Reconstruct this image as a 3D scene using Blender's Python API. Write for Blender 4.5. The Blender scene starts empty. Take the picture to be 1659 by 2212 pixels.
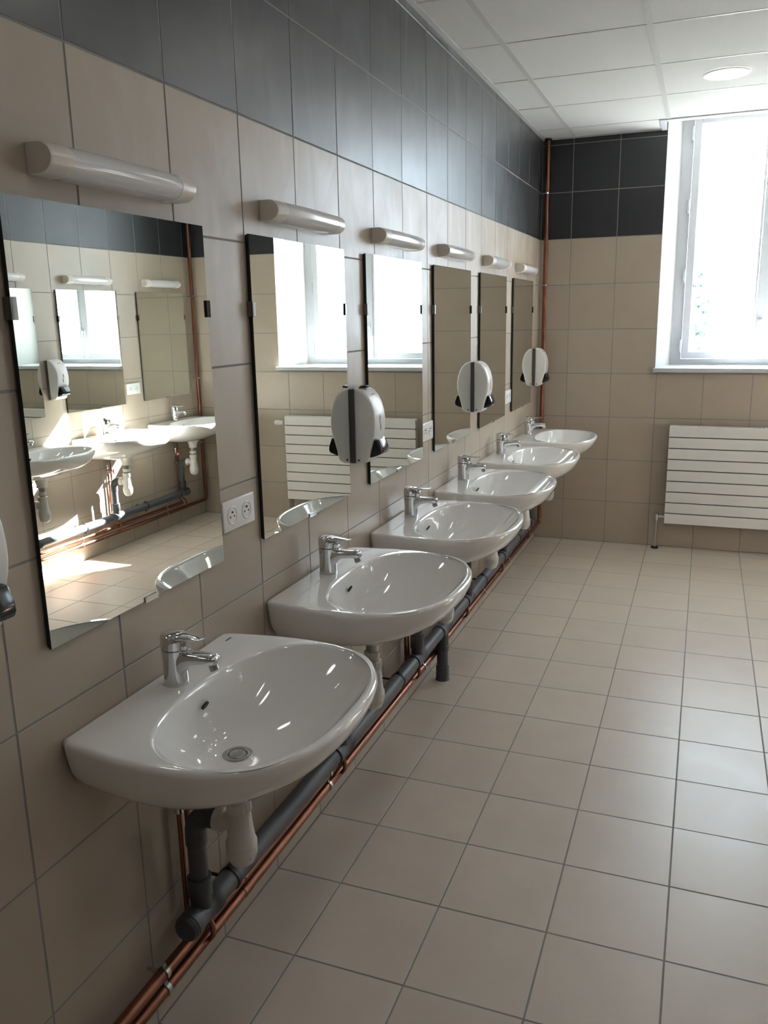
import bpy, bmesh, math, random
from mathutils import Vector, Matrix
PI = math.pi
random.seed(4)
SC = bpy.context.scene
COL = SC.collection

# ------------------------------------------------------------------ camera, world, sun, exposure
CAMP = (1.1034, -1.3238, 1.6122)
yaw, pit, rol = .3671948, -.2312855, -.0192511
f = Vector((-math.sin(yaw) * math.cos(pit), math.cos(yaw) * math.cos(pit), math.sin(pit)))
r = f.cross(Vector((0, 0, 1))).normalized()
u = r.cross(f)
c_, s_ = math.cos(rol), math.sin(rol)
rr = c_ * r + s_ * u
uu = -s_ * r + c_ * u
cd = bpy.data.cameras.new('camera')
cam = bpy.data.objects.new('camera', cd)
COL.objects.link(cam)
cam.matrix_world = Matrix(((rr.x, uu.x, -f.x, CAMP[0]), (rr.y, uu.y, -f.y, CAMP[1]), (rr.z, uu.z, -f.z, CAMP[2]), (0, 0, 0, 1)))
cd.sensor_fit = 'VERTICAL'
cd.sensor_height = 36.0
cd.lens = 1792.86 / 2212 * 36
cd.clip_start = .02
SC.camera = cam

SKY, SUN, DOWN, EXPO = 9.5, 112.0, 14.0, 0.65
w = bpy.data.worlds.new('sky')
SC.world = w
w.use_nodes = True
bg = w.node_tree.nodes['Background']
bg.inputs[0].default_value = (.80, .90, 1, 1)
bg.inputs[1].default_value = SKY
sd = bpy.data.lights.new('sun', 'SUN')
sd.energy = SUN
sd.angle = math.radians(.6)
sd.color = (1, .975, .94)
so = bpy.data.objects.new('sun', sd)
COL.objects.link(so)
so.rotation_euler = Vector((.77, -1, -.832)).to_track_quat('-Z', 'Y').to_euler()
so.location = (-4, 12, 9)
pl = bpy.data.lights.new('window_portal', 'AREA')
pl.shape = 'RECTANGLE'
pl.size, pl.size_y = 1.1, 1.7
pl.cycles.is_portal = True
po = bpy.data.objects.new('window_portal', pl)
COL.objects.link(po)
po.location = (1.438, 5.06, 2.06)
po.rotation_euler = (-PI / 2, 0, 0)
SC.view_settings.view_transform = 'Standard'
SC.view_settings.look = 'None'
SC.view_settings.exposure = EXPO
SC.view_settings.gamma = 1
SC.view_settings.use_curve_mapping = False

# ------------------------------------------------------------------ helpers
def mat(name, col, rough=.5, metal=0.0, spec=.5, emit=None, es=0, coat=0, noise=0, nscale=8, rnoise=0, bump=0, bscale=60, rand=0):
    m = bpy.data.materials.new(name)
    m.use_nodes = True
    nt = m.node_tree
    b = nt.nodes['Principled BSDF']
    b.inputs['Base Color'].default_value = (*col, 1)
    b.inputs['Roughness'].default_value = rough
    b.inputs['Metallic'].default_value = metal
    b.inputs['Specular IOR Level'].default_value = spec
    if coat:
        b.inputs['Coat Weight'].default_value = coat
        b.inputs['Coat Roughness'].default_value = .03
    if emit:
        b.inputs['Emission Color'].default_value = (*emit, 1)
        b.inputs['Emission Strength'].default_value = es
    L = nt.links.new
    if noise or rnoise or bump or rand:
        tc = nt.nodes.new('ShaderNodeTexCoord')
        oi = nt.nodes.new('ShaderNodeObjectInfo')
        ad = nt.nodes.new('ShaderNodeVectorMath')
        mu = nt.nodes.new('ShaderNodeMath'); mu.operation = 'MULTIPLY'; mu.inputs[1].default_value = 37.0
        L(oi.outputs['Random'], mu.inputs[0])
        L(tc.outputs['Object'], ad.inputs[0]); L(mu.outputs[0], ad.inputs[1])
        n = nt.nodes.new('ShaderNodeTexNoise'); n.inputs['Scale'].default_value = nscale; n.inputs['Detail'].default_value = 5
        L(ad.outputs[0], n.inputs['Vector'])
        if noise or rand:
            a = nt.nodes.new('ShaderNodeMath'); a.operation = 'MULTIPLY_ADD'
            L(n.outputs['Fac'], a.inputs[0]); a.inputs[1].default_value = noise * 2; a.inputs[2].default_value = 1 - noise
            b2 = nt.nodes.new('ShaderNodeMath'); b2.operation = 'MULTIPLY_ADD'
            L(oi.outputs['Random'], b2.inputs[0]); b2.inputs[1].default_value = rand * 2; b2.inputs[2].default_value = 1 - rand
            c = nt.nodes.new('ShaderNodeMath'); c.operation = 'MULTIPLY'
            L(a.outputs[0], c.inputs[0]); L(b2.outputs[0], c.inputs[1])
            v = nt.nodes.new('ShaderNodeVectorMath'); v.operation = 'SCALE'
            v.inputs[0].default_value = col
            L(c.outputs[0], v.inputs['Scale']); L(v.outputs[0], b.inputs['Base Color'])
        if rnoise:
            a = nt.nodes.new('ShaderNodeMath'); a.operation = 'MULTIPLY_ADD'
            L(n.outputs['Fac'], a.inputs[0]); a.inputs[1].default_value = rnoise * 2; a.inputs[2].default_value = rough - rnoise
            L(a.outputs[0], b.inputs['Roughness'])
        if bump:
            n2 = nt.nodes.new('ShaderNodeTexNoise'); n2.inputs['Scale'].default_value = bscale; n2.inputs['Detail'].default_value = 3
            L(ad.outputs[0], n2.inputs['Vector'])
            bp = nt.nodes.new('ShaderNodeBump'); bp.inputs['Strength'].default_value = bump; bp.inputs['Distance'].default_value = .002
            L(n2.outputs['Fac'], bp.inputs['Height']); L(bp.outputs[0], b.inputs['Normal'])
    return m

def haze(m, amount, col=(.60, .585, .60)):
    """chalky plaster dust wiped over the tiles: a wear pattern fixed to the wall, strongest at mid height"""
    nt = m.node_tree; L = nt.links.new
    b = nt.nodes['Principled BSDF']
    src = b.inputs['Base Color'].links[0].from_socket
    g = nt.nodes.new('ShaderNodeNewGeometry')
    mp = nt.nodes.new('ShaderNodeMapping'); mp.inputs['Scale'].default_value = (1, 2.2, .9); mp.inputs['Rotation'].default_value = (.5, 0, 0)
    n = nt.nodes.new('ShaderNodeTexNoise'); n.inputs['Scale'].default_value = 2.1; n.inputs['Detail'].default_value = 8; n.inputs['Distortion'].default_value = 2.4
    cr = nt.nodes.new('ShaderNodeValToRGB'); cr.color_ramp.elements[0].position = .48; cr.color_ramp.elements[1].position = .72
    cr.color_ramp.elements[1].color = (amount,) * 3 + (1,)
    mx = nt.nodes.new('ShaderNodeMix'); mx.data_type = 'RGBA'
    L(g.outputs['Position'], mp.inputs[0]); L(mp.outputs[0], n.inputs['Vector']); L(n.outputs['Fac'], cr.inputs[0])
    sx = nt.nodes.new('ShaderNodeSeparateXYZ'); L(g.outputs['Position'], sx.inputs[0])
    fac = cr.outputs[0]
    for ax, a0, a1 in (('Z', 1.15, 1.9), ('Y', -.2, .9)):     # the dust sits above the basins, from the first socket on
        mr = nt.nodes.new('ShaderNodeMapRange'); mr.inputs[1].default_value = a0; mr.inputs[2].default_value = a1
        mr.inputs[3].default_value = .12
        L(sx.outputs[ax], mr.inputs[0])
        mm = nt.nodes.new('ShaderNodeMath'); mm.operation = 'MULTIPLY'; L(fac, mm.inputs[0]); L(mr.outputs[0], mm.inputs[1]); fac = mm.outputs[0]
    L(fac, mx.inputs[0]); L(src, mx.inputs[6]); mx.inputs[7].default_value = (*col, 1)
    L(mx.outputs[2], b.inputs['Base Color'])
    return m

M = {}
M['beige'] = mat('beige_tile', (.43, .362, .292), .36, noise=.06, nscale=6, rand=.03, rnoise=.07)
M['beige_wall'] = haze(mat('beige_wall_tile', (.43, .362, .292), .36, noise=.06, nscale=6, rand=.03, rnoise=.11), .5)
M['dark'] = mat('anthracite_tile', (.022, .022, .025), .40, noise=.15, nscale=5, rand=.06, rnoise=.08)
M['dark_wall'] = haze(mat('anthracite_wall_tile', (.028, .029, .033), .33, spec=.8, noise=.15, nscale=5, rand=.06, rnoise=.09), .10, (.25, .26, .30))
M['floor'] = mat('floor_tile', (.55, .475, .405), .34, noise=.09, nscale=7, rand=.035, rnoise=.08, bump=.05, bscale=30)
M['grout'] = mat('grey_grout', (.26, .255, .25), .9, noise=.1, nscale=40)
M['plaster'] = mat('white_plaster', (.74, .74, .73), .7, noise=.02)
M['panel'] = mat('ceiling_panel_white', (.58, .58, .58), .85, noise=.025, nscale=60, bump=.1, bscale=300)
M['tbar'] = mat('ceiling_rail_white', (.46, .46, .46), .45)
M['ceramic'] = mat('white_ceramic', (.88, .87, .85), .07, spec=.6, coat=.6)
M['chrome'] = mat('chrome', (.72, .73, .75), .07, 1)
M['steel'] = mat('brushed_steel', (.50, .50, .49), .30, 1)
M['steel2'] = mat('dull_clip_steel', (.22, .21, .20), .4, 1)
M['whiteplastic'] = mat('white_plastic', (.84, .83, .81), .30, spec=.5)
M['trapplastic'] = mat('white_trap_plastic', (.72, .71, .68), .35)
M['greyplastic'] = mat('grey_pvc', (.070, .074, .085), .48, noise=.12, nscale=9)
M['greyjoint'] = mat('grey_pvc_fitting', (.062, .066, .075), .48, noise=.1, nscale=9)
M['backgrey'] = mat('grey_back_plate', (.12, .12, .12), .5)
M['black'] = mat('black_rubber', (.012, .012, .013), .5)
M['gloss'] = mat('black_gloss_plastic', (.010, .011, .014), .12)
M['red'] = mat('red_plastic', (.55, .03, .02), .4)
M['copper'] = mat('copper', (.25, .11, .07), .38, 1, noise=.4, nscale=14, rnoise=.14)
M['frame'] = mat('white_window_frame', (.54, .555, .58), .35)
M['radiator'] = mat('white_radiator', (.80, .79, .77), .35)
M['radback'] = mat('radiator_inner_shade', (.03, .03, .03), .6)  # near-black: shade in the gaps between the bars put into the colour
M['endcap'] = mat('cream_plastic', (.76, .71, .66), .28)
M['diffuser'] = mat('ribbed_diffuser', (.74, .74, .75), .12, spec=.8)
nt = M['diffuser'].node_tree
wv = nt.nodes.new('ShaderNodeTexWave'); wv.bands_direction = 'Y'; wv.inputs['Scale'].default_value = 90
bp_ = nt.nodes.new('ShaderNodeBump'); bp_.inputs['Strength'].default_value = .03; bp_.inputs['Distance'].default_value = .001
tc_ = nt.nodes.new('ShaderNodeTexCoord')
nt.links.new(tc_.outputs['Object'], wv.inputs['Vector']); nt.links.new(wv.outputs['Fac'], bp_.inputs['Height'])
nt.links.new(bp_.outputs[0], nt.nodes['Principled BSDF'].inputs['Normal'])
M['mirror'] = mat('mirror_silver', (.84, .87, .83), .004, 1)
M['mirroredge'] = mat('mirror_edge', (.008, .014, .012), .3)
M['lamp'] = mat('lamp_diffuser', (1, 1, 1), .5, emit=(1, .97, .92), es=DOWN)
M['mark'] = mat('dark_print', (.05, .05, .05), .5)
M['leaf'] = mat('leaf_green', (.42, .52, .50), .6, noise=.3, nscale=3)
M['bark'] = mat('bark', (.25, .2, .16), .9, noise=.3)
M['stone'] = mat('pale_stone', (.65, .62, .56), .9, noise=.1, nscale=2)
g = bpy.data.materials.new('window_glass'); g.use_nodes = True
nt = g.node_tree; nt.nodes.remove(nt.nodes['Principled BSDF'])
tr = nt.nodes.new('ShaderNodeBsdfTransparent'); gl = nt.nodes.new('ShaderNodeBsdfGlossy'); gl.inputs['Roughness'].default_value = .01
tr.inputs[0].default_value = (.93, .96, .97, 1)
fr = nt.nodes.new('ShaderNodeValue'); fr.outputs[0].default_value = .045
mx = nt.nodes.new('ShaderNodeMixShader')
nt.links.new(fr.outputs[0], mx.inputs[0]); nt.links.new(tr.outputs[0], mx.inputs[1]); nt.links.new(gl.outputs[0], mx.inputs[2])
nt.links.new(mx.outputs[0], nt.nodes['Material Output'].inputs[0])
M['glass'] = g

def link(name, me, m=None, parent=None, loc=None, rot=None, smooth=False):
    o = bpy.data.objects.new(name, me)
    COL.objects.link(o)
    if m is not None and not me.materials:
        me.materials.append(m)
    if smooth:
        for p in me.polygons: p.use_smooth = True
    if parent: o.parent = parent
    if loc: o.location = loc
    if rot: o.rotation_euler = rot
    return o

def obj(name, bm, m, parent=None, loc=None, rot=None, smooth=False, angle=40):
    me = bpy.data.meshes.new(name)
    bmesh.ops.recalc_face_normals(bm, faces=bm.faces)
    if smooth:
        for fc in bm.faces: fc.smooth = True
        for e in bm.edges:
            if len(e.link_faces) == 2 and e.calc_face_angle(0) > math.radians(angle): e.smooth = False
    bm.to_mesh(me); bm.free()
    me.materials.append(m)
    return link(name, me, None, parent, loc, rot)

def tag(o, label=None, cat=None, group=None, kind=None):
    if label: o['label'] = label
    if cat: o['category'] = cat
    if group: o['group'] = group
    if kind: o['kind'] = kind
    return o

def thing(name, label, cat, loc=(0, 0, 0), rz=0, group=None):
    o = bpy.data.objects.new(name, None); COL.objects.link(o)
    o.empty_display_size = .05
    o.location = loc; o.rotation_euler = (0, 0, rz)
    return tag(o, label, cat, group)

def copy_tree(o, parent=None, label=None, loc=None, rz=None):
    c = o.copy(); COL.objects.link(c)
    if parent: c.parent = parent
    if label: c['label'] = label
    if loc: c.location = loc
    if rz is not None: c.rotation_euler = (0, 0, rz)
    for ch in list(o.children): copy_tree(ch, c)
    return c

def box(bm, x0, x1, y0, y1, z0, z1, bev=0, seg=2):
    vs = [bm.verts.new(p) for p in ((x0, y0, z0), (x1, y0, z0), (x1, y1, z0), (x0, y1, z0), (x0, y0, z1), (x1, y0, z1), (x1, y1, z1), (x0, y1, z1))]
    fs = [bm.faces.new([vs[i] for i in q]) for q in ((3, 2, 1, 0), (4, 5, 6, 7), (0, 1, 5, 4), (1, 2, 6, 5), (2, 3, 7, 6), (3, 0, 4, 7))]
    if bev:
        es = list({e for fc in fs for e in fc.edges})
        bmesh.ops.bevel(bm, geom=es, offset=bev, segments=seg, profile=.5, affect='EDGES')
    return bm

def bx(*a, **k): return box(bmesh.new(), *a, **k)

def rings(bm, R, close=True, cap0=False, cap1=False):
    V = [[bm.verts.new(p) for p in ring] for ring in R]
    n = len(V[0])
    for a, b in zip(V, V[1:]):
        for i in range(n if close else n - 1):
            j = (i + 1) % n
            bm.faces.new((a[i], a[j], b[j], b[i]))
    if cap0: bm.faces.new(V[0][::-1])
    if cap1: bm.faces.new(V[-1])
    return bm

def lathe(bm, prof, c=(0, 0, 0), n=24, axis='Z', cap=True):
    R = []
    for rad, h in prof:
        ring = []
        for i in range(n):
            a = 2 * PI * i / n
            p = (rad * math.cos(a), rad * math.sin(a), h)
            if axis == 'X': p = (h, p[0], p[1])
            if axis == 'Y': p = (p[0], h, p[1])
            ring.append((c[0] + p[0], c[1] + p[1], c[2] + p[2]))
        R.append(ring)
    return rings(bm, R, cap0=cap, cap1=cap)

def tube(bm, pts, rad, n=14, cap=True):
    P = [Vector(p) for p in pts]
    R = []
    up = None
    for i, p in enumerate(P):
        t = ((P[min(i + 1, len(P) - 1)] - P[max(i - 1, 0)])).normalized()
        if up is None:
            up = Vector((0, 0, 1)) if abs(t.z) < .9 else Vector((1, 0, 0))
        a = t.cross(up).normalized(); b = a.cross(t).normalized(); up = b
        rd = rad[i] if isinstance(rad, (list, tuple)) else rad
        R.append([p + rd * (math.cos(2 * PI * k / n) * a + math.sin(2 * PI * k / n) * b) for k in range(n)])
    return rings(bm, R, cap0=cap, cap1=cap)

def arc(c, r0, a0, a1, n, fn):
    return [fn(c[0] + r0 * math.cos(a0 + (a1 - a0) * i / n), c[1] + r0 * math.sin(a0 + (a1 - a0) * i / n)) for i in range(n + 1)]

def prism(bm, poly, y0, y1, bev=0, seg=3):
    """polygon in (x, z) extruded along y, its end edges rounded"""
    R = []
    cx = sum(p[0] for p in poly) / len(poly); cz = sum(p[1] for p in poly) / len(poly)
    def ins(d):
        out = []
        n = len(poly)
        for i in range(n):
            a, b, c = Vector(poly[i - 1]), Vector(poly[i]), Vector(poly[(i + 1) % n])
            e1, e2 = (b - a).normalized(), (c - b).normalized()
            nn = Vector((-(e1.y + e2.y), e1.x + e2.x)).normalized()
            if nn.dot(Vector((cx, cz)) - b) < 0: nn = -nn
            out.append(b + nn * d)
        return out
    L = []
    if bev:
        for i in range(seg + 1):
            a = PI / 2 * i / seg
            L.append((y0 + bev * (1 - math.sin(a)), bev * (1 - math.cos(a))))
        L = [(y0 + bev * (1 - math.sin(PI / 2 * i / seg)), bev * (1 - math.cos(PI / 2 * i / seg))) for i in range(seg, -1, -1)]
        L = L + [(y1 - (yy - y0), d) for yy, d in L[::-1]]
    else:
        L = [(y0, 0), (y1, 0)]
    for yy, d in L:
        R.append([(p.x, yy, p.y) for p in ins(d)] if d else [(p[0], yy, p[1]) for p in poly])
    return rings(bm, R, cap0=True, cap1=True)

# ------------------------------------------------------------------ room shell
W, Lr, Y0, ZC, ZT = 2.86, 4.64, -3.30, 2.735, 3.0
WX0, WX1, WZ0 = .793, 2.083, 1.208
G = .0022      # half joint
D = .0009      # joint depth

fl = tag(obj('floor', bx(-.2, W + .2, Y0 - .2, Lr + .05, -.2, -D), M['grout']), kind='structure')
wl = tag(obj('wall_left', bx(-.2, -D, Y0 - .2, Lr + .05, -.2, ZT), M['grout']), kind='structure')
wr = tag(obj('wall_right', bx(W + D, W + .2, Y0 - .2, Lr + .05, -.2, ZT), M['grout']), kind='structure')
wn = tag(obj('wall_near', bx(-.2, W + .2, Y0 - .2, Y0, -.2, ZT), M['beige']), kind='structure')
b = bmesh.new()
box(b, -.2, WX0, Lr + D, Lr + .66, -.2, ZT); box(b, WX1, W + .2, Lr + D, Lr + .66, -.2, ZT)
box(b, WX0, WX1, Lr + D, Lr + .66, -.2, WZ0)
box(b, WX0, WX1, Lr + .30, Lr + .66, 2.875, ZT)
wb = tag(obj('wall_back', b, M['grout']), kind='structure')

tile_cache = {}
def tile_mesh(wd, ht, m):
    k = (round(wd, 4), round(ht, 4), m.name)
    if k not in tile_cache:
        a, h, t, e = wd / 2, ht / 2, .006, .0008
        vs = [(-a, -h, -t), (a, -h, -t), (a, h, -t), (-a, h, -t), (-a, -h, -e), (a, -h, -e), (a, h, -e), (-a, h, -e),
              (-a + e, -h + e, 0), (a - e, -h + e, 0), (a - e, h - e, 0), (-a + e, h - e, 0)]
        fs = [(0, 1, 5, 4), (1, 2, 6, 5), (2, 3, 7, 6), (3, 0, 4, 7), (4, 5, 9, 8), (5, 6, 10, 9), (6, 7, 11, 10), (7, 4, 8, 11), (8, 9, 10, 11)]
        me = bpy.data.meshes.new('tile'); me.from_pydata(vs, [], fs); me.materials.append(m)
        tile_cache[k] = me
    return tile_cache[k]
ROT = {'left': Matrix(((0, 0, 1), (1, 0, 0), (0, 1, 0))), 'right': Matrix(((0, 0, -1), (-1, 0, 0), (0, 1, 0))),
       'back': Matrix(((1, 0, 0), (0, 0, -1), (0, 1, 0))), 'floor': Matrix.Identity(3)}
def tile(parent, side, u0, u1, v0, v1, m):
    wd, ht = u1 - u0 - 2 * G, v1 - v0 - 2 * G
    if wd < .004 or ht < .004: return
    cu, cv = (u0 + u1) / 2, (v0 + v1) / 2
    j = random.uniform(-.0003, .0003)
    loc = {'left': (j, cu, cv), 'right': (W + j, cu, cv), 'back': (cu, Lr + j, cv), 'floor': (cu, cv, j)}[side]
    o = bpy.data.objects.new('tile', tile_mesh(wd, ht, m)); COL.objects.link(o)
    o.parent = parent
    mw = ROT[side].to_4x4(); mw.translation = loc
    o.matrix_local = mw
def cuts(a, b, off, pitch=.3):
    k = math.ceil((a - off) / pitch - 1e-6); L = [a]
    while off + k * pitch < b - 1e-6:
        if off + k * pitch > a + 1e-6: L.append(off + k * pitch)
        k += 1
    return L + [b]
ZR = cuts(0, ZC, 0)
for parent, side, off in ((wl, 'left', 0), (wr, 'right', .06)):
    ys = cuts(Y0, Lr, off)
    for y0, y1 in zip(ys, ys[1:]):
        for z0, z1 in zip(ZR, ZR[1:]):
            lf = side == 'left'
            tile(parent, side, y0, y1, z0, z1, (M['dark_wall'] if lf else M['dark']) if z0 > 2.05 else (M['beige_wall'] if lf else M['beige']))
xs = cuts(0, W, .205)
for x0, x1 in zip(xs, xs[1:]):
    for z0, z1 in zip(ZR, ZR[1:]):
        m = M['dark'] if z0 > 2.05 else M['beige']
        if z0 < 1.19: tile(wb, 'back', x0, x1, z0, z1, m); continue
        if x0 < WX0: tile(wb, 'back', x0, min(x1, WX0), z0, z1, m)
        if x1 > WX1: tile(wb, 'back', max(x0, WX1), x1, z0, z1, m)
yf = cuts(Y0, Lr, 0)
for x0, x1 in zip(xs, xs[1:]):
    for y0, y1 in zip(yf, yf[1:]): tile(fl, 'floor', x0, x1, y0, y1, M['floor'])

# window embrasure: splayed plaster reveals, soffit, sill board
FY = 5.0
XL, XR = .872, 2.004
b = bmesh.new()
for a0, a1, s in ((WX0, XL, -1), (WX1, XR, 1)):
    o1, o2 = a0 + s * .0, a1 + s * .2
    v = [b.verts.new(p) for p in ((a0, Lr - .0015, WZ0), (a1, FY, WZ0), (a0 + s * -.0, Lr - .0015, 2.875), (a1, FY, 2.875))]
    b.faces.new((v[0], v[1], v[3], v[2]))
obj_r = bmesh.ops.solidify(b, geom=b.faces[:], thickness=.004)
tag(obj('trim_1', b, M['plaster']), kind='structure')
tag(obj('trim_2', bx(WX0 - .0, WX1, Lr - .24, FY + .02, 2.875, 2.90), M['plaster']), kind='structure')
sill = tag(obj('window_sill', bx(WX0 - .012, WX1 + .012, Lr - .045, FY, 1.212, 1.240, bev=.003), M['frame']), kind='structure')
# upstand closing the ceiling void beside the window recess
b = bmesh.new()
YC = 4.395
box(b, .765, 2.11, YC - .018, YC, ZC + .0015, 2.90)
box(b, .765, .783, YC, Lr - .002, ZC - .004, 2.90); box(b, 2.092, 2.11, YC, Lr - .002, ZC - .004, 2.90)
box(b, .757, 2.118, YC - .064, YC + .002, ZC - .005, ZC + .0015)
box(b, .757, .785, YC + .002, Lr - .002, ZC - .005, ZC + .0015)
tag(obj('trim_3', b, M['frame']), kind='structure')

# window
wt = thing('window_1', None, None); wt['kind'] = 'structure'
ZB, ZTF = 1.240, 2.865
b = bmesh.new()
box(b, XL - .02, XL + .070, FY, FY + .07, ZB, ZTF); box(b, XR - .070, XR + .02, FY, FY + .07, ZB, ZTF)
box(b, XL + .07, XR - .07, FY, FY + .07, ZB, ZB + .04); box(b, XL + .07, XR - .07, FY, FY + .07, ZTF - .02, ZTF)
obj('window_frame', b, M['frame'], wt)
def sash(x0, x1, ml, mr):
    z0, z1 = 1.283, ZTF - .018
    b = bmesh.new()
    yy = FY - .016
    box(b, x0, x0 + ml, yy, yy + .05, z0, z1, bev=.004); box(b, x1 - mr, x1, yy, yy + .05, z0, z1, bev=.004)
    box(b, x0 + ml, x1 - mr, yy, yy + .05, z0, z0 + .047, bev=.003); box(b, x0 + ml, x1 - mr, yy, yy + .05, z1 - .03, z1, bev=.003)
    s = obj('sash', b, M['frame'], wt)
    obj('pane', bx(x0 + ml - .005, x1 - mr + .005, yy + .022, yy + .026, z0 + .04, z1 - .02), M['glass'], s)
    return s
s1 = sash(.944, 1.406, .048, .016)
s2 = sash(1.410, XR - .072, .072, .048)
b = bmesh.new(); box(b, 1.418, 1.452, FY - .030, FY - .017, 1.46, 1.55, bev=.004)
tube(b, [(1.435, FY - .03, 1.525), (1.435, FY - .055, 1.525)], .010)
box(b, 1.424, 1.446, FY - .066, FY - .052, 1.43, 1.54, bev=.005)
obj('handle', b, M['frame'], s2, smooth=True)
for z in (1.37, 1.845, 2.30, 2.76):
    for xh in (.934, XR - .062):
        obj('hinge', lathe(bmesh.new(), [(.009, -.045), (.009, .045)], (xh, FY - .014, z), 12), M['frame'], wt, smooth=True)

# ceiling: slab above, panels laid in rails
ce = tag(obj('ceiling', bx(-.1, W + .1, Y0, Lr, 2.93, 3.0), M['plaster']), kind='structure')
cxs = [0.012, .210, .810, 1.410, 2.010, 2.610, W - .012]
cys = [Lr - .012, 4.335, 3.732, 3.129, 2.526, 1.923, 1.320, .717, .114, -.489, -1.092, -1.695, -2.298, -2.901, Y0 + .012]
LX, LYs = 1.112, [3.425, 2.22, 1.02, -.18, -1.39]
pc = {}
for i in range(len(cxs) - 1):
    for j in range(len(cys) - 1):
        x0, x1, y1, y0 = cxs[i], cxs[i + 1], cys[j], cys[j + 1]
        if j == 0:                      # last row beside the window recess
            if x0 > .75 and x1 < 2.2:
                continue
            if x0 < .765 < x1: pass
            if i == 1: x1 = .762
            if i == 4: x0 = 2.112
        g2 = .0045
        wd, ht = x1 - x0 - 2 * g2, y1 - y0 - 2 * g2
        if wd < .02 or ht < .02: continue
        k = (round(wd, 3), round(ht, 3))
        if k not in pc:
            me = bpy.data.meshes.new('ceiling_panel')
            bm = bx(-wd / 2, wd / 2, -ht / 2, ht / 2, 0, .012, bev=.0015, seg=1); bm.to_mesh(me); bm.free(); me.materials.append(M['panel']); pc[k] = me
        o = bpy.data.objects.new('ceiling_panel', pc[k]); COL.objects.link(o); o.parent = ce
        o.location = ((x0 + x1) / 2, (y0 + y1) / 2, ZC + .002 + random.uniform(0, .001))
for x in cxs[1:-1]:
    y1 = YC - .02 if .78 < x < 2.1 else Lr
    obj('ceiling_rail', bx(x - .012, x + .012, Y0, y1, ZC - .0005, ZC + .004), M['tbar'], ce)
for j, y in enumerate(cys[1:-1]):
    for i in range(len(cxs) - 1):
        x0, x1 = cxs[i] - (.012 if i == 0 else -.012), cxs[i + 1] + (.012 if i == 5 else -.012)
        obj('ceiling_crossbar', bx(x0, x1, y - .006, y + .006, ZC + .001, ZC + .006), M['tbar'], ce)
b = bmesh.new()
box(b, 0, .024, Y0, Lr, ZC - .002, ZC + .002); box(b, W - .024, W, Y0, Lr, ZC - .002, ZC + .002)
box(b, .024, .757, Lr - .024, Lr, ZC - .002, ZC + .002); box(b, 2.118, W - .024, Lr - .024, Lr, ZC - .002, ZC + .002)
obj('ceiling_edge_trim', b, M['tbar'], ce)
# infill strip of ceiling in front of the recess

# recessed round lamps
def downlight(x, y, label):
    t = thing('ceiling_lamp', label, 'ceiling light', (x, y, ZC), 0, 'round recessed lamps in the ceiling')
    b = bmesh.new()
    lathe(b, [(.092, .001), (.094, -.004), (.102, -.005), (.108, -.003), (.109, .001)], n=48, cap=False)
    obj('ring', b, M['whiteplastic'], t, smooth=True)
    obj('lamp_diffuser', lathe(bmesh.new(), [(.093, .0005), (.093, -.0015)], n=48), M['lamp'], t)
for i, y in enumerate(LYs):
    for x in (LX, 2.31):
        n = ['closest to the window wall', 'second from the window wall', 'third from the window wall', 'fourth from the window wall', 'farthest from the window wall'][i]
        downlight(x, y, 'round recessed ceiling lamp, %s, in the row nearer the %s wall' % (n, 'left' if x < 2 else 'right'))

# ------------------------------------------------------------------ washbasin
ZRIM = .845
def superq(cx, ax, ay, n, a):
    c, s = math.cos(a), math.sin(a)
    return (cx + ax * math.copysign(abs(c) ** (2 / n), c), ay * math.copysign(abs(s) ** (2 / n), s))
outer = [(0.0, -.285), (.0015, -.291), (.006, -.2965), (.012, -.2985)]
outer += [(x, -(.2985 + .0245 * math.sin(PI / 2 * (x - .012) / .198))) for x in (.04, .07, .10, .13, .16, .19)]
outer += [superq(.21, .285, .323, 2.5, a) for a in [-PI / 2 + PI * i / 80 for i in range(81)]]
outer += [(x, -y) for x, y in outer[9:0:-1]] + [(0, .285)]
outer += [(0, y) for y in [.285 - .57 * i / 20 for i in range(1, 20)]]
inner = []
for i in range(160):
    a = 2 * PI * i / 160
    c = math.cos(a)
    inner.append(superq(.288, .181 if c > 0 else .172, .288, 2.6 if c > 0 else 2.4, a))
def ray_hit(poly, cx, th):
    dx, dy = math.cos(th), math.sin(th); best = 0
    for i in range(len(poly)):
        ax, ay = poly[i][0] - cx, poly[i][1]; bx_, by = poly[(i + 1) % len(poly)][0] - cx, poly[(i + 1) % len(poly)][1]
        ex, ey = bx_ - ax, by - ay
        den = dx * ey - dy * ex
        if abs(den) < 1e-12: continue
        t = (ax * ey - ay * ex) / den; q = (ax * dy - ay * dx) / den
        if -1e-6 <= q <= 1 + 1e-6 and t > best: best = t
    return best
NA = 128
THC = .262
ths = [2 * PI * i / NA for i in range(NA)]
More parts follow.
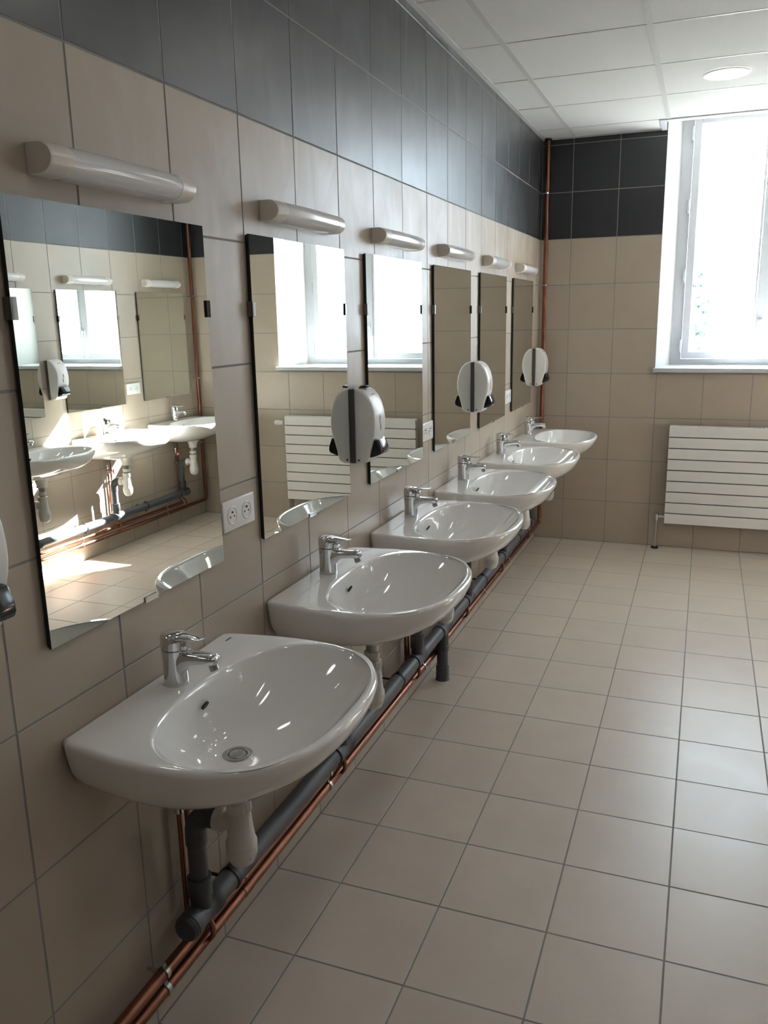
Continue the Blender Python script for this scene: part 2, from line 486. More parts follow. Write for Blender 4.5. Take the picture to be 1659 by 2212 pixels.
# add exact back corners by snapping the nearest angles
for cx_, cy_ in ((0.0, .291), (0.0, -.291)):
    th = math.atan2(cy_, cx_ - THC) % (2 * PI)
    k = min(range(NA), key=lambda i: abs(ths[i] - th)); ths[k] = th
RO = [ray_hit(outer, THC, t) for t in ths]; RI = [ray_hit(inner, THC, t) for t in ths]
PO = [(THC + a * math.cos(t), a * math.sin(t)) for a, t in zip(RO, ths)]
PI_ = [(THC + a * math.cos(t), a * math.sin(t)) for a, t in zip(RI, ths)]
def inset(R, d, wall=True):
    out = []
    for a, t in zip(R, ths):
        x, y = THC + (a - d) * math.cos(t), (a - d) * math.sin(t)
        out.append((max(x, 0), y))
    return out
def basin_mesh():
    b = bmesh.new(); R = []
    body = [(.690, .20, .15), (.690, .36, .33), (.693, .50, .48), (.702, .60, .62), (.715, .69, .75), (.732, .78, .85), (.753, .865, .92), (.775, .93, .96), (.797, .97, .98), (.819, .992, .995), (.834, 1, 1)]
    for z, kx, ky in body: R.append([(x * kx, y * ky, z) for x, y in PO])
    for d, z in ((.001, .839), (.004, .8435), (.009, .8455), (.014, .8458)):
        R.append([(x, y, z) for x, y in inset(RO, d)])
    for d, z in ((-.012, .8452), (-.007, .8445), (-.003, .842), (0, .8375)):
        R.append([(x, y, z) for x, y in inset(RI, d)])
    dx, dep, N = .205, .141, 22
    for i in range(1, N + 1):
        s = i / N
        g_ = 1 - (1 - s) ** 2.1
        k = 1 - .885 * s
        cx = .288 - (.288 - dx) * s
        q = s * s * (3 - 2 * s)
        ring = []
        for x, y in PI_:
            vx, vy = x - .288, y
            a, rr_ = math.atan2(vy, vx), math.hypot(vx, vy)
            rm = k * (rr_ * (1 - q) + .245 * q)
            ring.append((cx + rm * math.cos(a), rm * math.sin(a), .8375 - dep * g_))
        R.append(ring)
    R.append([(dx + (x - dx) * .6, y * .6, z - .007) for x, y, z in R[-1]])
    rings(b, R, cap0=True, cap1=True)
    return b, .8375 - dep
def make_basin(label, loc, rz):
    t = thing('washbasin', label, 'washbasin', loc, rz, None)
    b, zd = basin_mesh()
    obj('bowl', b, M['ceramic'], t, smooth=True, angle=60)
    dr = bmesh.new()
    lathe(dr, [(.0195, -.004), (.021, .001), (.0235, .0025), (.031, .0022), (.0335, .0005), (.0335, -.004)], (.205, 0, zd), 32, cap=False)
    d = obj('drain', dr, M['steel'], t, smooth=True)
    obj('drain_plug', lathe(bmesh.new(), [(.018, -.004), (.019, .001), (.0175, .003), (.004, .0042)], (.205, 0, zd), 32), M['steel'], d, smooth=True)
    lathe(dr2 := bmesh.new(), [(.0105, -.002), (.0105, .0025)], (0, 0, 0), 20, 'X')
    o = obj('overflow_hole', dr2, M['black'], t, loc=(.1305, 0, .801), smooth=True); o.rotation_euler = (0, .52, 0)
    b = bmesh.new(); lathe(b, [(.050, .693), (.040, .676), (.033, .655), (.033, .636)], (.205, 0, 0), 28)
    obj('outlet_boss', b, M['ceramic'], t, smooth=True)
    b = bmesh.new()
    for k in range(5): box(b, .036, .0415, .243 + k * .0052, .246 + k * .0052, .84575, .84605)
    box(b, .036, .0372, .243, .2668, .84575, .84605)
    obj('maker_mark', b, M['mark'], t)
    return t

# ------------------------------------------------------------------ mixer tap
def loft(bm, secs, n=20, e=2.6):
    """secs: (x, zc, half_w, half_h, tilt)"""
    R = []
    for x, zc, hw, hh, tl in secs:
        ring = []
        for i in range(n):
            a = 2 * PI * i / n; c, s = math.cos(a), math.sin(a)
            y = hw * math.copysign(abs(c) ** (2 / e), c); z = hh * math.copysign(abs(s) ** (2 / e), s)
            ring.append((x - z * math.sin(tl), y, zc + z * math.cos(tl)))
        R.append(ring)
    return rings(bm, R, cap0=True, cap1=True)
def make_tap(label, loc, rz):
    t = thing('mixer_tap', label, 'tap', loc, rz, None)
    b = bmesh.new()
    lathe(b, [(.0275, -.001), (.0280, .002), (.0272, .010), (.0264, .030), (.0268, .060), (.0284, .078), (.0282, .082), (.0262, .083)], n=32)
    obj('tap_body', b, M['chrome'], t, smooth=True, angle=50)
    b = bmesh.new()
    loft(b, [(0, .048, .021, .032, 0), (.020, .052, .021, .028, 0), (.032, .060, .0205, .0195, 0), (.045, .065, .0195, .0145, 0), (.070, .0675, .0185, .0120, 0), (.090, .068, .0175, .0115, 0), (.101, .068, .0165, .0112, 0), (.107, .0675, .014, .009, 0), (.109, .067, .009, .006, 0)], 24, 3)
    sp = obj('spout', b, M['chrome'], t, smooth=True, angle=50)
    a = obj('aerator', lathe(bmesh.new(), [(.0095, .004), (.0100, -.004), (.0105, -.006), (.0105, -.014), (.0085, -.0155)], n=20), M['steel'], sp, loc=(.0955, 0, .0585), smooth=True)
    a.rotation_euler = (0, -.35, 0)
    b = bmesh.new()
    lathe(b, [(.0262, .0835), (.0284, .0845), (.0290, .102), (.0286, .112), (.0262, .1160), (.014, .1185), (.001, .1190)], n=32)
    h = obj('handle_cap', b, M['chrome'], t, smooth=True, angle=50)
    b = bmesh.new()
    loft(b, [(-.005, .1095, .022, .006, 0), (.015, .1115, .023, .0065, 0), (.030, .1120, .0185, .0045, 0), (.050, .1110, .0140, .0034, 0), (.068, .1115, .0125, .0030, 0), (.078, .1135, .0120, .0028, 0), (.083, .1155, .0090, .002, 0)], 20, 2.6)
    obj('lever', b, M['chrome'], h, smooth=True, angle=50)
    b = bmesh.new()
    loft(b, [(.018, .092, .013, .014, 0), (.032, .093, .012, .0135, 0), (.037, .093, .009, .011, 0)], 16, 3)
    obj('handle_neck', b, M['chrome'], h, smooth=True)
    b = bmesh.new()
    loft(b, [(.018, .081, .015, .006, 0), (.032, .081, .013, .005, 0), (.040, .078, .008, .004, 0)], 16, 2.4)
    obj('body_collar', b, M['chrome'], t, smooth=True)
    return t

# ------------------------------------------------------------------ bottle trap with elbow and riser
def make_trap(label, loc, rz, rb=.253):
    t = thing('bottle_trap', label, 'drain trap', loc, rz, None)
    x = .20
    obj('tailpiece', lathe(bmesh.new(), [(.020, .560), (.020, .634)], (x, 0, 0), 24), M['steel'], t, smooth=True)
    b = bmesh.new(); lathe(b, [(.031, .6345), (.031, .6375)], (x, 0, 0), 24)
    obj('gasket', b, M['black'], t, smooth=True)
    b = bmesh.new()
    lathe(b, [(.0225, .588), (.0245, .590), (.0245, .606), (.022, .608)], (x, 0, 0), 24)
    ribs(b, x, .0245, .590, .606, 14)
    obj('upper_nut', b, M['trapplastic'], t, smooth=True)
    b = bmesh.new()
    lathe(b, [(.022, .578), (.0275, .575), (.0278, .552), (.024, .549), (.0255, .545), (.0290, .503), (.0325, .479), (.0355, .474), (.0355, .466)], (x, 0, 0), 28)
    ribs(b, x, .0278, .553, .574, 16)
    tube(b, [(x - .01, 0, .517), (x - .045, 0, .517)], .0215, 20)
    obj('trap_body', b, M['trapplastic'], t, smooth=True)
    b = bmesh.new()
    lathe(b, [(.0355, .4655), (.035, .451), (.0325, .437), (.0265, .423), (.017, .416), (.004, .4135)], (x, 0, 0), 28)
    ribs(b, x, .0342, .440, .463, 14)
    obj('trap_cup', b, M['trapplastic'], t, smooth=True)
    b = bmesh.new(); lathe(b, [(.024, x - .062), (.0275, x - .060), (.0275, x - .040), (.0225, x - .037)], (0, 0, .517), 24, 'X')
    obj('side_nut', b, M['trapplastic'], t, smooth=True)
    b = bmesh.new()
    xr = .08
    pts = [(x - .058, 0, .517), (xr + .045, 0, .517)] + [(xr + .045 - .045 * math.sin(a), 0, .517 - .045 + .045 * math.cos(a)) for a in [PI / 2 * i / 7 for i in range(1, 8)]] + [(xr, 0, .440)]
    tube(b, pts, [.0250] * len(pts), 20)
    obj('elbow', b, M['greyjoint'], t, smooth=True, angle=50)
    b = bmesh.new(); tube(b, [(xr, 0, .445), (xr, 0, rb + .05)], .0218, 20)
    obj('riser', b, M['greyplastic'], t, smooth=True)
    return t
def ribs(b, cx, rad, z0, z1, n):
    for i in range(n):
        a = 2 * PI * i / n
        ca, sa = math.cos(a), math.sin(a)
        w_ = .0016
        vs = []
        for zz in (z0, z1):
            for (rr_, ww) in ((rad - .002, -w_), (rad + .0012, -w_), (rad + .0012, w_), (rad - .002, w_)):
                vs.append(b.verts.new((cx + rr_ * ca - ww * sa, rr_ * sa + ww * ca, zz)))
        for q in ((0, 1, 2, 3), (7, 6, 5, 4), (0, 4, 5, 1), (1, 5, 6, 2), (2, 6, 7, 3), (3, 7, 4, 0)):
            b.faces.new([vs[i_] for i_ in q])

# ------------------------------------------------------------------ mirror, wall lamp, socket, soap dispenser
def make_mirror(label, loc, rz):
    t = thing('wall_mirror', label, 'mirror', loc, rz, None)
    b = bx(.007, .0125, -.3, .3, 0, .795)
    o = obj('mirror_glass', b, M['mirror'], t)
    o.data.materials.append(M['mirroredge'])
    for p in o.data.polygons:
        if p.normal.x < .9: p.material_index = 1
    obj('mirror_backing', bx(.0015, .007, -.298, .298, .002, .793), M['mirroredge'], t)
    for s in (-1, 1):
        b = bmesh.new(); box(b, .001, .0165, s * .3 - .001 if s > 0 else -.306, .306 if s > 0 else -.299, .592, .630, bev=.0008, seg=1)
        box(b, .0128, .0165, s * .3 - .010 if s > 0 else -.306, .306 if s > 0 else -.290, .592, .630, bev=.0008, seg=1)
        obj('side_clip', b, M['steel2'] if s < 0 else M['gloss'], t)
    b = bmesh.new()
    box(b, .001, .0165, -.022, .022, -.004, .0, bev=.0006, seg=1); box(b, .0128, .0160, -.022, .022, -.004, .008, bev=.0008, seg=1)
    obj('bottom_clip', b, M['chrome'], t)
    return t
def make_lamp(label, loc, rz):
    t = thing('wall_lamp', label, 'wall lamp', loc, rz, None)
    Hh = .026
    def prof(sx, sz=1):
        P = [(0.0006, -Hh * sz), (.024 * sx, -Hh * sz)]
        P += [(.024 * sx + (.031 * sx) * math.sin(a), -Hh * sz * math.cos(a)) for a in [PI * i / 14 for i in range(1, 14)]]
        return P + [(.024 * sx, Hh * sz), (0.0006, Hh * sz)]
    def seg(y0, y1, bul0=None):
        R = []
        n = 12
        for i in range(n + 1):
            y = y0 + (y1 - y0) * i / n
            k = 1 + .16 * max(0, 1 - (y / .218) ** 2)
            R.append([(x, y, z * (1 + .08 * max(0, 1 - (y / .218) ** 2))) for x, z in prof(k)])
        return R
    for s in (-1, 1):
        b = bmesh.new()
        a0, a1 = s * .163, s * .2155
        R = seg(min(a0, a1), max(a0, a1))
        e = [(x * .985, s * .218, z * .975) for x, z in prof(1)]
        R = ([e] + R) if s < 0 else (R + [e])
        rings(b, R, cap0=True, cap1=True)
        obj('end_cap', b, M['endcap'], t, smooth=True, angle=28)
    b = bmesh.new(); R = seg(-.1628, .1628)
    rings(b, [[(x * .99, y, z * .99) for x, y, z in r_] for r_ in R], cap0=True, cap1=True)
    obj('lamp_cover', b, M['diffuser'], t, smooth=True, angle=45)
    return t
def make_socket(label, loc, rz):
    t = thing('double_socket', label, 'power socket', loc, rz, None)
    b = bx(0.0005, .0105, -.0785, .0785, -.040, .040, bev=.004, seg=3)
    obj('cover_plate', b, M['whiteplastic'], t, smooth=True, angle=50)
    for s in (-1, 1):
        cy = s * .0355
        b = bmesh.new()
        lathe(b, [(.0195, .0095), (.0195, .0115), (.0215, .0125), (.0235, .0115), (.0235, .0095)], (0, cy, 0), 32, 'X', cap=False)
        rg = obj('outlet', b, M['whiteplastic'], t, smooth=True)
        obj('outlet_face', lathe(bmesh.new(), [(.0197, .009), (.0197, .0107)], (0, cy, 0), 32, 'X'), M['whiteplastic'], rg, smooth=True)
        b = bmesh.new()
        for dy, dz, r0 in ((-.0095, -.003, .003), (.0095, -.003, .003)):
            lathe(b, [(r0, .0106), (r0, .0110)], (0, cy + dy, dz), 12, 'X')
        lathe(b, [(.0026, .0106), (.0026, .0135)], (0, cy, .0085), 12, 'X')
        obj('contact_hole', b, M['mark'], rg)
    return t
def make_dispenser(label, loc, rz):
    t = thing('soap_dispenser', label, 'soap dispenser', loc, rz, None)
    hw = .054
    obj('back_plate', bx(.0006, .021, -hw + .004, hw - .004, .002, .252, bev=.003), M['backgrey'], t)
    P = [(.020, .001), (.040, .0), (.060, .006), (.068, .018), (.073, .042), (.083, .078), (.090, .100), (.0935, .125), (.0935, .150), (.090, .178), (.082, .205), (.070, .228), (.054, .245), (.038, .253), (.020, .256)]
    b = bmesh.new(); prism(b, P, -hw, hw, .010, 4)
    cv = obj('cover', b, M['whiteplastic'], t, smooth=True, angle=50)
    b = bmesh.new()
    Q = [(.060, .020), (.080, .024), (.104, .033), (.109, .042), (.1080, .055), (.0975, .083), (.086, .086), (.076, .066)]
    prism(b, Q, -.040, .040, .006, 3)
    obj('push_lever', b, M['gloss'], t, smooth=True, angle=50)
    b = bmesh.new()          # S shaped level window
    def drop(y, z, fl):
        pts = []
        for i in range(12):
            a = 2 * PI * i / 12
            pts.append((.003 * math.sin(a) * (1 + .4 * math.cos(a)), .016 * math.cos(a) * fl))
        vs = [b.verts.new((.0925 + (0.0012), y + p[0] + (p[1]) * .12, z + p[1])) for p in pts]
        b.faces.new(vs)
    drop(-.003, .150, 1); drop(.003, .126, -1)
    bmesh.ops.solidify(b, geom=b.faces[:], thickness=.0008)
    obj('level_window', b, M['mark'], cv)
    b = bmesh.new()
    for k in range(4): box(b, .0665, .0690, -.012 + k * .0065, -.0085 + k * .0065, .2318, .2340)
    obj('print_mark', b, mat_red, cv)
    for s in (-1, 1):
        obj('cover_pin', lathe(bmesh.new(), [(.004, s * (hw - .001)), (.004, s * (hw + .0006))], (.034, 0, .014), 12, 'Y'), M['backgrey'], cv)
    return t
mat_red = mat('faded_red_print', (.45, .22, .2), .5)

ORD = ['nearest the camera', 'second from the camera', 'third from the camera', 'fourth from the camera', 'fifth from the camera', 'in the far corner']
CY = [.093, .902, 1.686, 2.455, 3.245, 4.038]
GL = 'on the left wall'
ba = make_basin('white ceramic washbasin %s on the left wall' % ORD[0], (0, CY[0], -.009), 0); ba['group'] = 'white washbasins along the left wall'
tp = make_tap('chrome mixer tap on the washbasin %s' % ORD[0], (.0635, CY[0] - .002, ZRIM - .009), 0); tp['group'] = 'chrome taps along the left wall'
tr_ = make_trap('white bottle trap and grey elbow under the washbasin %s' % ORD[0], (0, CY[0], 0), 0); tr_['group'] = 'bottle traps along the left wall'
mi = make_mirror('frameless mirror above the washbasin %s' % ORD[0], (0, CY[0], 1.026), 0); mi['group'] = 'mirrors along the left wall'
la = make_lamp('cream and grey strip lamp above the mirror %s' % ORD[0], (0, CY[0] + .002, 1.886), 0); la['group'] = 'strip lamps along the left wall'
for i in range(1, 6):
    copy_tree(ba, None, 'white ceramic washbasin %s on the left wall' % ORD[i], (0, CY[i], 0))
    copy_tree(tp, None, 'chrome mixer tap on the washbasin %s' % ORD[i], (.0605, CY[i], ZRIM))
    copy_tree(tr_, None, 'white bottle trap and grey elbow under the washbasin %s' % ORD[i], (0, CY[i], 0))
    copy_tree(mi, None, 'frameless mirror above the washbasin %s' % ORD[i], (0, CY[i], 1.026))
    copy_tree(la, None, 'cream and grey strip lamp above the mirror %s' % ORD[i], (0, CY[i] + .004 * i, 1.886 - .0005 * i))
OY = [4.210, 3.385, 2.575, 1.765]
ORD2 = ['nearest the window', 'second from the window', 'third from the window', 'fourth from the window']
for i, y in enumerate(OY):
    for src, nm, xx, zz, gr in ((ba, 'white ceramic washbasin', W, 0, 'washbasins along the right wall'), (tp, 'chrome mixer tap over the washbasin', W - .0585, ZRIM, 'taps along the right wall'),
                            (tr_, 'white bottle trap under the washbasin', W, 0, 'traps along the right wall'), (mi, 'frameless mirror', W, 1.026, 'mirrors along the right wall'), (la, 'strip lamp above the mirror', W, 1.886, 'strip lamps along the right wall')):
        o = copy_tree(src, None, '%s %s on the right wall, seen reflected' % (nm, ORD2[i]), (xx, y, zz), PI)
        o['group'] = gr

so1 = make_socket('white double power socket between the first and second mirrors on the left wall', (0, .483, 1.129), 0); so1['group'] = 'double power sockets'
copy_tree(so1, None, 'white double power socket between the third and fourth mirrors on the left wall', (0, 2.060, 1.128))
copy_tree(so1, None, 'white double power socket between the fifth and last mirrors on the left wall', (0, 3.640, 1.128))
copy_tree(so1, None, 'white double power socket on the right wall, seen reflected in the nearest mirror', (W, 3.790, 1.128), PI)
di = make_dispenser('white soap dispenser between the second and third mirrors, small black piece on top', (0, 1.284, 1.127), 0); di['group'] = 'soap dispensers'
copy_tree(di, None, 'white soap dispenser cut by the left edge of the photo, before the nearest mirror', (0, -.406, 1.127))
copy_tree(di, None, 'white soap dispenser between the fourth and fifth mirrors on the left wall', (0, 2.845, 1.127))
copy_tree(di, None, 'white soap dispenser between the last mirror and the copper pipe', (0, 4.475, 1.127))
copy_tree(di, None, 'white soap dispenser on the right wall, seen reflected in the nearest mirror', (W, 2.980, 1.127), PI)
b = bmesh.new(); box(b, .030, .058, 1.262, 1.296, 1.3815, 1.388, bev=.001, seg=1); box(b, .034, .040, 1.244, 1.262, 1.3815, 1.3855); box(b, .040, .054, 1.296, 1.302, 1.3825, 1.387)
tag(obj('key', b, M['black']), 'small black plastic key lying on top of the nearest whole soap dispenser', 'key')

# ------------------------------------------------------------------ pipes
XP = .08
RP = .0275
def zp(y):
    return .245 + (.012 * (2.04 - y) / 2.04 if y < 2.04 else .016 * (y - 2.04) / 2.1)
def waste_pipe(label, ys, xsgn, x0, down):
    t = thing('waste_pipe', label, 'waste pipe', (0, 0, 0))
    X = x0 + xsgn * XP
    y0, y1 = min(ys) - .058, max(ys) + .058
    b = bmesh.new(); tube(b, [(X, y0, zp(y0)), (X, 2.04, zp(2.04)), (X, y1, zp(y1))], RP, 22)
    obj('main_pipe', b, M['greyplastic'], t, smooth=True)
    for y in ys:
        b = bmesh.new(); z = zp(y)
        lathe(b, [(.0282, -.056), (.0320, -.055), (.0320, -.034), (.0295, -.031), (.0295, .031), (.0320, .034), (.0320, .055), (.0282, .056)], (X, y, z), 26, 'Y')
        lathe(b, [(.0250, .0), (.0250, .045), (.0285, .048), (.0285, .096), (.0232, .0965), (.0225, .080)], (X, y, z), 24)
        j = obj('tee_joint', b, M['greyjoint'], t, smooth=True, angle=50)
        b = bmesh.new()
        for s in (-1, 1): lathe(b, [(.0292, s * .0575), (.0292, s * .0560)], (X, y, z), 24, 'Y')
        obj('seal', b, M['black'], j)
    for ye, s in ((y0, -1), (y1, 1)):
        obj('end_cap', lathe(bmesh.new(), [(.0265, s * .012), (.0310, s * .006), (.0320, s * .003), (.0320, -s * .0)], (X, ye, zp(ye)), 28, 'Y'), M['greyjoint'], t, smooth=True)
    if down:
        yd = down
        b = bmesh.new()
        zz = zp(yd)
        lathe(b, [(.0282, -.062), (.0325, -.060), (.0325, -.035), (.030, -.030), (.030, .038), (.0325, .042), (.0325, .065), (.0282, .067)], (X, yd, zz), 26, 'Y')
        tube(b, [(X, yd + .02, zz), (X, yd + .004, zz - .02), (X, yd, zz - .045), (X, yd, zz - .075)], [.026, .027, .027, .0275], 24)
        lathe(b, [(.0275, zz - .075), (.0300, zz - .078), (.0300, zz - .105), (.0265, zz - .108)], (X, yd, 0), 24)
        obj('branch_joint', b, M['greyjoint'], t, smooth=True, angle=50)
        b = bmesh.new(); lathe(b, [(.0255, zz - .1), (.0255, .05)], (X, yd, 0), 24)
        obj('downpipe', b, M['greyplastic'], t, smooth=True)
        b = bmesh.new(); lathe(b, [(.0258, .065), (.0300, .063), (.0300, .004), (.034, .0005)], (X, yd, 0), 28)
        obj('floor_socket', b, M['greyjoint'], t, smooth=True, angle=50)
    for y in ([.22, 1.455, 2.76, 3.62] if down else [2.25, 3.05, 3.72]):
        b = bmesh.new(); z = zp(y)
        lathe(b, [(.0277, -.006), (.0302, -.006), (.0302, .006), (.0277, .006)], (X, y, z), 24, 'Y', cap=False)
        box(b, X - .006, X + .006, y - .006, y + .006, z + .029, z + .037); box(b, X - .006, X + .006, y - .006, y + .006, z - .037, z - .029)
        xa, xb = sorted((x0 + xsgn * .012, X - xsgn * .026))
        tube(b, [(xa, y, z), (xb, y, z)], .0045, 10)
        obj('pipe_bracket', b, M['black'], t, smooth=True, angle=50)
        xa = x0 + xsgn * .0008
        b = bmesh.new(); lathe(b, [(.016, 0), (.016, xsgn * .002), (.008, xsgn * .006), (.007, xsgn * .016)], (xa, y, z), 18, 'X')
        obj('bracket_foot', b, M['chrome'], t, smooth=True, angle=50)
    return t
waste_pipe('long grey plastic waste pipe with tees running low along the left wall', CY, 1, 0, 2.04)
waste_pipe('long grey plastic waste pipe along the right wall, seen reflected in the nearest mirror', OY, -1, W, None)

def clamp(b, X, y, z, rad, xw):
    lathe(b, [(rad, -.006), (rad + .0025, -.006), (rad + .0025, .006), (rad, .006)], (X, y, z), 20, 'Y', cap=False)
def copper(name, label, x0, sg, z, yend, yfirst, corner):
    t = thing(name, label, 'copper pipe', (0, 0, 0))
    X = x0 + sg * .045
    R0 = .0145
    if corner:
        pts = [(X, yfirst, z), (X, yend - .035, z)] + [(X, yend - .035 + .035 * math.sin(a), z + .035 - .035 * math.cos(a)) for a in [PI / 2 * i / 6 for i in range(1, 7)]] + [(X, yend, ZC - .002)]
    else:
        pts = [(X, yfirst, z), (X, yend, z)]
    b = bmesh.new(); tube(b, pts, R0, 18)
    obj('pipe_run', b, M['copper'], t, smooth=True, angle=50)
    k = 0
    yy = yfirst + .4
    b = None
    while yy < yend - .3:
        b = bmesh.new(); lathe(b, [(R0, -.018), (R0 + .0018, -.017), (R0 + .0018, .017), (R0, .018)], (X, yy, z), 18, 'Y', cap=False)
        obj('solder_sleeve', b, M['copper'], t, smooth=True)
        yy += 1.47
    return t, X, R0
CL = [-.020, .872, 1.86, 2.92, 3.55, 4.2]
for x0, sg, nm, ylast, clist in ((0, 1, 'left wall', CY, CL), (W, -1, 'right wall, seen reflected', OY, [3.05, 4.02, 2.0])):
    for z, which, cor, yend in ((.128, 'lower', True, 4.585), (.172, 'upper', False, max(ylast) + .03)):
        t, X, R0 = copper('copper_pipe', '%s copper water pipe along the %s%s' % (which, nm, ' foot, rising in the corner to the ceiling' if cor and sg > 0 else (', rising in its corner' if cor else '')), x0, sg, z, yend, Y0 + .3, cor)
        for y in clist:
            b = bmesh.new(); clamp(b, X, y, z, R0, x0)
            lathe(b, [(.0035, 0), (.0035, (x0 - X) * .9)], (X, y + .0, z), 8, 'X') if False else None
            tube(b, [(X - sg * R0, y, z), (x0 + sg * .002, y, z)], .0035, 8)
            box(b, X - .004, X + .004, y - .006, y + .006, z + R0 + .001, z + R0 + .008)
            obj('pipe_clamp', b, M['steel'], t, smooth=True, angle=50)
        if cor:
            for zz in (1.80, 2.395, 1.15, .62):
                b = bmesh.new(); lathe(b, [(R0, zz - .006), (R0 + .003, zz - .006), (R0 + .003, zz + .006), (R0, zz + .006)], (X, yend, 0), 18, cap=False)
                tube(b, [(X - sg * R0, yend, zz), (x0 + sg * .002, yend, zz)], .004, 8)
                obj('pipe_clamp', b, M['chrome'], t, smooth=True, angle=50)
            obj('ceiling_rose', lathe(bmesh.new(), [(.0136, ZC - .002), (.024, ZC - .003), (.024, ZC - .012), (.0136, ZC - .014)], (X, yend, 0), 20, cap=False), M['gloss'], t, smooth=True)
        # risers to the taps: parts of their pipe
        for y in ylast:
            dy = .052 if which == 'lower' else .022
            yb = y + dy
            xr = x0 + sg * .022
            b = bmesh.new()
            if which == 'lower':
                tube(b, [(X, yb, z), (X + sg * .016, yb, z + .006), (X + sg * .025, yb, z + .020), (X + sg * .025, yb, z + .045), (X + sg * .014, yb, z + .068), (X - sg * .008, yb, z + .082), (xr, yb, z + .10), (xr, yb, .560)], .0068, 12)
            else:
                tube(b, [(X, yb, z + .004), (X, yb, z + .018), (xr, yb, z + .050), (xr, yb, .560)], .0068, 12)
            rs = obj('riser_pipe', b, M['copper'], t, smooth=True, angle=50)
            zv = .575 if which == 'lower' else .600
            b = bmesh.new(); lathe(b, [(.0095, zv - .022), (.0105, zv - .02), (.0105, zv - .004), (.008, zv), (.0105, zv + .004), (.0105, zv + .018), (.009, zv + .02)], (xr, yb, 0), 14)
            tube(b, [(xr, yb, zv), (xr + sg * .022, yb, zv)], .005, 10)
            obj('valve', b, M['chrome'], rs, smooth=True, angle=50)
            b = bmesh.new(); box(b, xr + min(sg * .020, sg * .027), xr + max(sg * .020, sg * .027), yb - .004, yb + .004, zv - .022, zv + .014, bev=.001, seg=1)
            obj('valve_lever', b, M['red'], rs)
            b = bmesh.new()
            tube(b, [(xr, yb, zv + .018), (xr, yb, zv + .05), (x0 + sg * .030, yb - dy * .3, zv + .08), (x0 + sg * .050, y + dy * .4, .676)], .005, 10)
            obj('flexible_hose', b, M['backgrey'], rs, smooth=True, angle=60)
            b = bmesh.new(); clamp2 = lathe(b, [(.0069, .494), (.0115, .494), (.0115, .510), (.0069, .510)], (xr, yb, 0), 12, cap=False)
            tube(b, [(xr, yb, .502), (x0 + sg * .002, yb, .502)], .003, 8)
            obj('riser_clip', b, M['chrome'], rs, smooth=True, angle=50)

# ------------------------------------------------------------------ radiator
RX0, RX1, RZ0, RZ1, RYF = .912, 2.010, .187, .862, 4.540
t = thing('radiator', 'white panel radiator with nine horizontal bars under the window', 'radiator', (0, 0, 0))
ph = (RZ1 - RZ0) / 9
for k in range(9):
    z0 = RZ0 + k * ph
    obj('radiator_bar', bx(RX0, RX1, RYF, RYF + .012, z0 + .0015, z0 + ph - .0045, bev=.0025, seg=2), M['radiator'], t)
obj('radiator_core', bx(RX0 + .003, RX1 - .003, RYF + .0125, RYF + .030, RZ0 + .02, RZ1 - .02), M['radback'], t)
b = bmesh.new(); box(b, RX0 + .002, RX0 + .030, RYF + .0305, RYF + .055, RZ0 + .004, RZ1 - .004, bev=.003); box(b, RX1 - .030, RX1 - .002, RYF + .0305, RYF + .055, RZ0 + .004, RZ1 - .004, bev=.003)
obj('side_column', b, M['radiator'], t)
b = bmesh.new()
for k in range(40):
    x = RX0 + .03 + k * (RX1 - RX0 - .06) / 39
    box(b, x, x + .012, RYF + .014, RYF + .055, RZ1 - .006, RZ1 - .002)
box(b, RX0 + .002, RX1 - .002, RYF + .012, RYF + .015, RZ1 - .007, RZ1 - .001); box(b, RX0 + .002, RX1 - .002, RYF + .053, RYF + .057, RZ1 - .007, RZ1 - .001)
obj('top_grille', b, M['radiator'], t)
b = bmesh.new()
for x in (RX0 + .2, RX1 - .2): box(b, x, x + .03, RYF + .03, Lr - .001, RZ0 + .1, RZ1 - .1)
obj('wall_bracket', b, M['radback'], t)
b = bmesh.new()
vz = .226; vy = RYF + .035; vx = .858
tube(b, [(vx, vy, .002), (vx, vy, vz - .02)], .0095, 14)
v = obj('valve_pipe', b, M['steel'], t, smooth=True)
b = bmesh.new(); lathe(b, [(.012, vz - .030), (.017, vz - .027), (.017, vz + .006), (.012, vz + .012), (.012, vz + .022), (.006, vz + .025)], (vx, vy, 0), 14)
tube(b, [(vx, vy, vz), (RX0 + .003, vy, vz)], .011, 14); lathe(b, [(.016, .018), (.016, .036)], (vx, vy, vz), 8, 'X')
obj('valve_body', b, M['steel'], v, smooth=True)
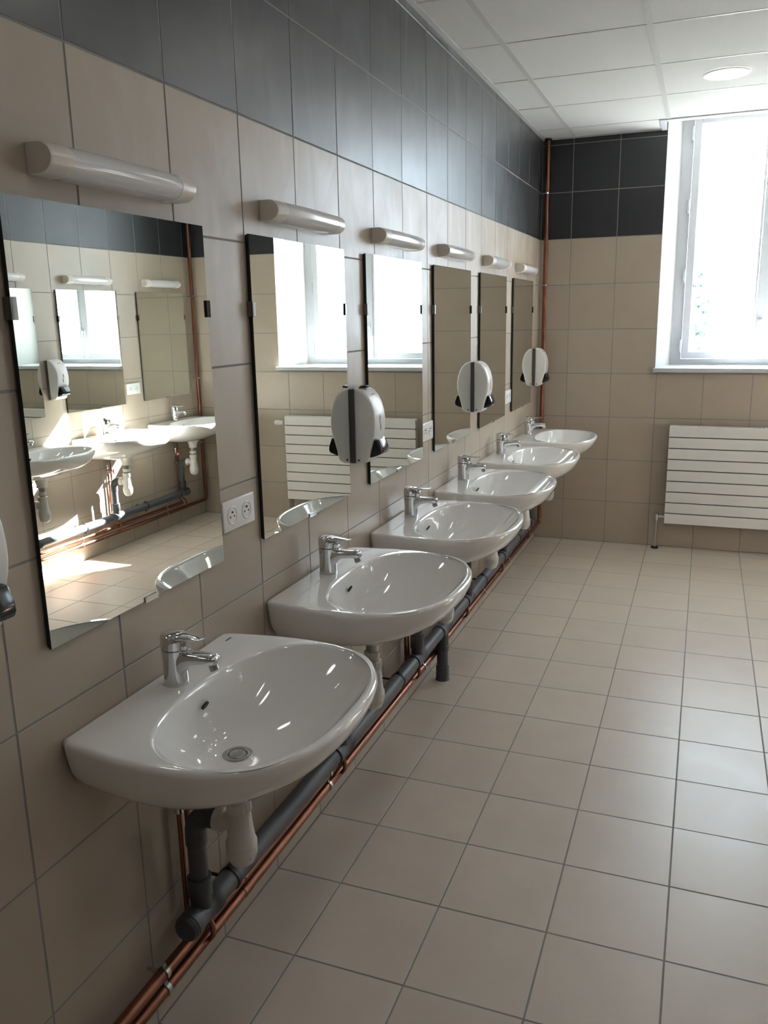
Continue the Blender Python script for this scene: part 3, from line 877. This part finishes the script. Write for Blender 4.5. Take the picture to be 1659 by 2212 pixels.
obj('floor_collar', lathe(bmesh.new(), [(.026, .0005), (.026, .008), (.020, .012), (.009, .013)], (vx, vy, 0), 20), M['black'], v, smooth=True)
b = bmesh.new(); tz = .800
tube(b, [(RX1 - .003, vy, tz), (RX1 + .030, vy, tz)], .010, 14); lathe(b, [(.014, RX1 + .010), (.014, RX1 + .026)], (0, vy, tz), 8, 'X')
tube(b, [(RX1 + .020, vy, tz), (RX1 + .020, vy + .03, tz - .02), (RX1 + .020, vy + .04, tz - .06), (RX1 + .020, vy + .04, .002)], .0075, 12)
v = obj('supply_pipe', b, M['steel'], t, smooth=True)
obj('thermostat_head', lathe(bmesh.new(), [(.014, RX1 + .028), (.018, RX1 + .034), (.020, RX1 + .050), (.022, RX1 + .085), (.020, RX1 + .100), (.008, RX1 + .103)], (0, vy, tz), 20, 'X'), M['whiteplastic'], v, smooth=True)

# ------------------------------------------------------------------ outdoors
tag(obj('ground', bx(-40, 40, 5.6, 90, -3.2, -3.0), M['stone']), kind='structure')
def tree(label, x, y, h, rad, seed):
    rnd = random.Random(seed)
    t = thing('tree', label, 'tree', (x, y, -3))
    b = bmesh.new(); tube(b, [(0, 0, 0), (.1, 0, h * .4), (0, .1, h * .9)], [.16, .12, .04], 10)
    obj('trunk', b, M['bark'], t, smooth=True)
    b = bmesh.new()
    for i in range(2600):
        a, zz = rnd.uniform(0, 2 * PI), rnd.uniform(.35, 1.0)
        rr_ = rad * math.sqrt(rnd.random()) * math.sin(PI * min(.97, (zz - .28) / .72)) ** .7
        c = Vector((rr_ * math.cos(a), rr_ * math.sin(a), zz * h))
        d = Vector((rnd.uniform(-1, 1), rnd.uniform(-1, 1), rnd.uniform(-1, 1))).normalized() * .12
        e = d.orthogonal().normalized() * .07
        b.faces.new([b.verts.new(c - d), b.verts.new(c + e), b.verts.new(c + d), b.verts.new(c - e)])
    o = obj('foliage', b, M['leaf'], t); o['kind'] = 'stuff'
tree('slim pale green tree outside the left window pane', .85, 19.5, 5.6, .8, 3)
tree('round pale green tree outside behind the window handle', 2.9, 26, 5.0, 1.7, 5)
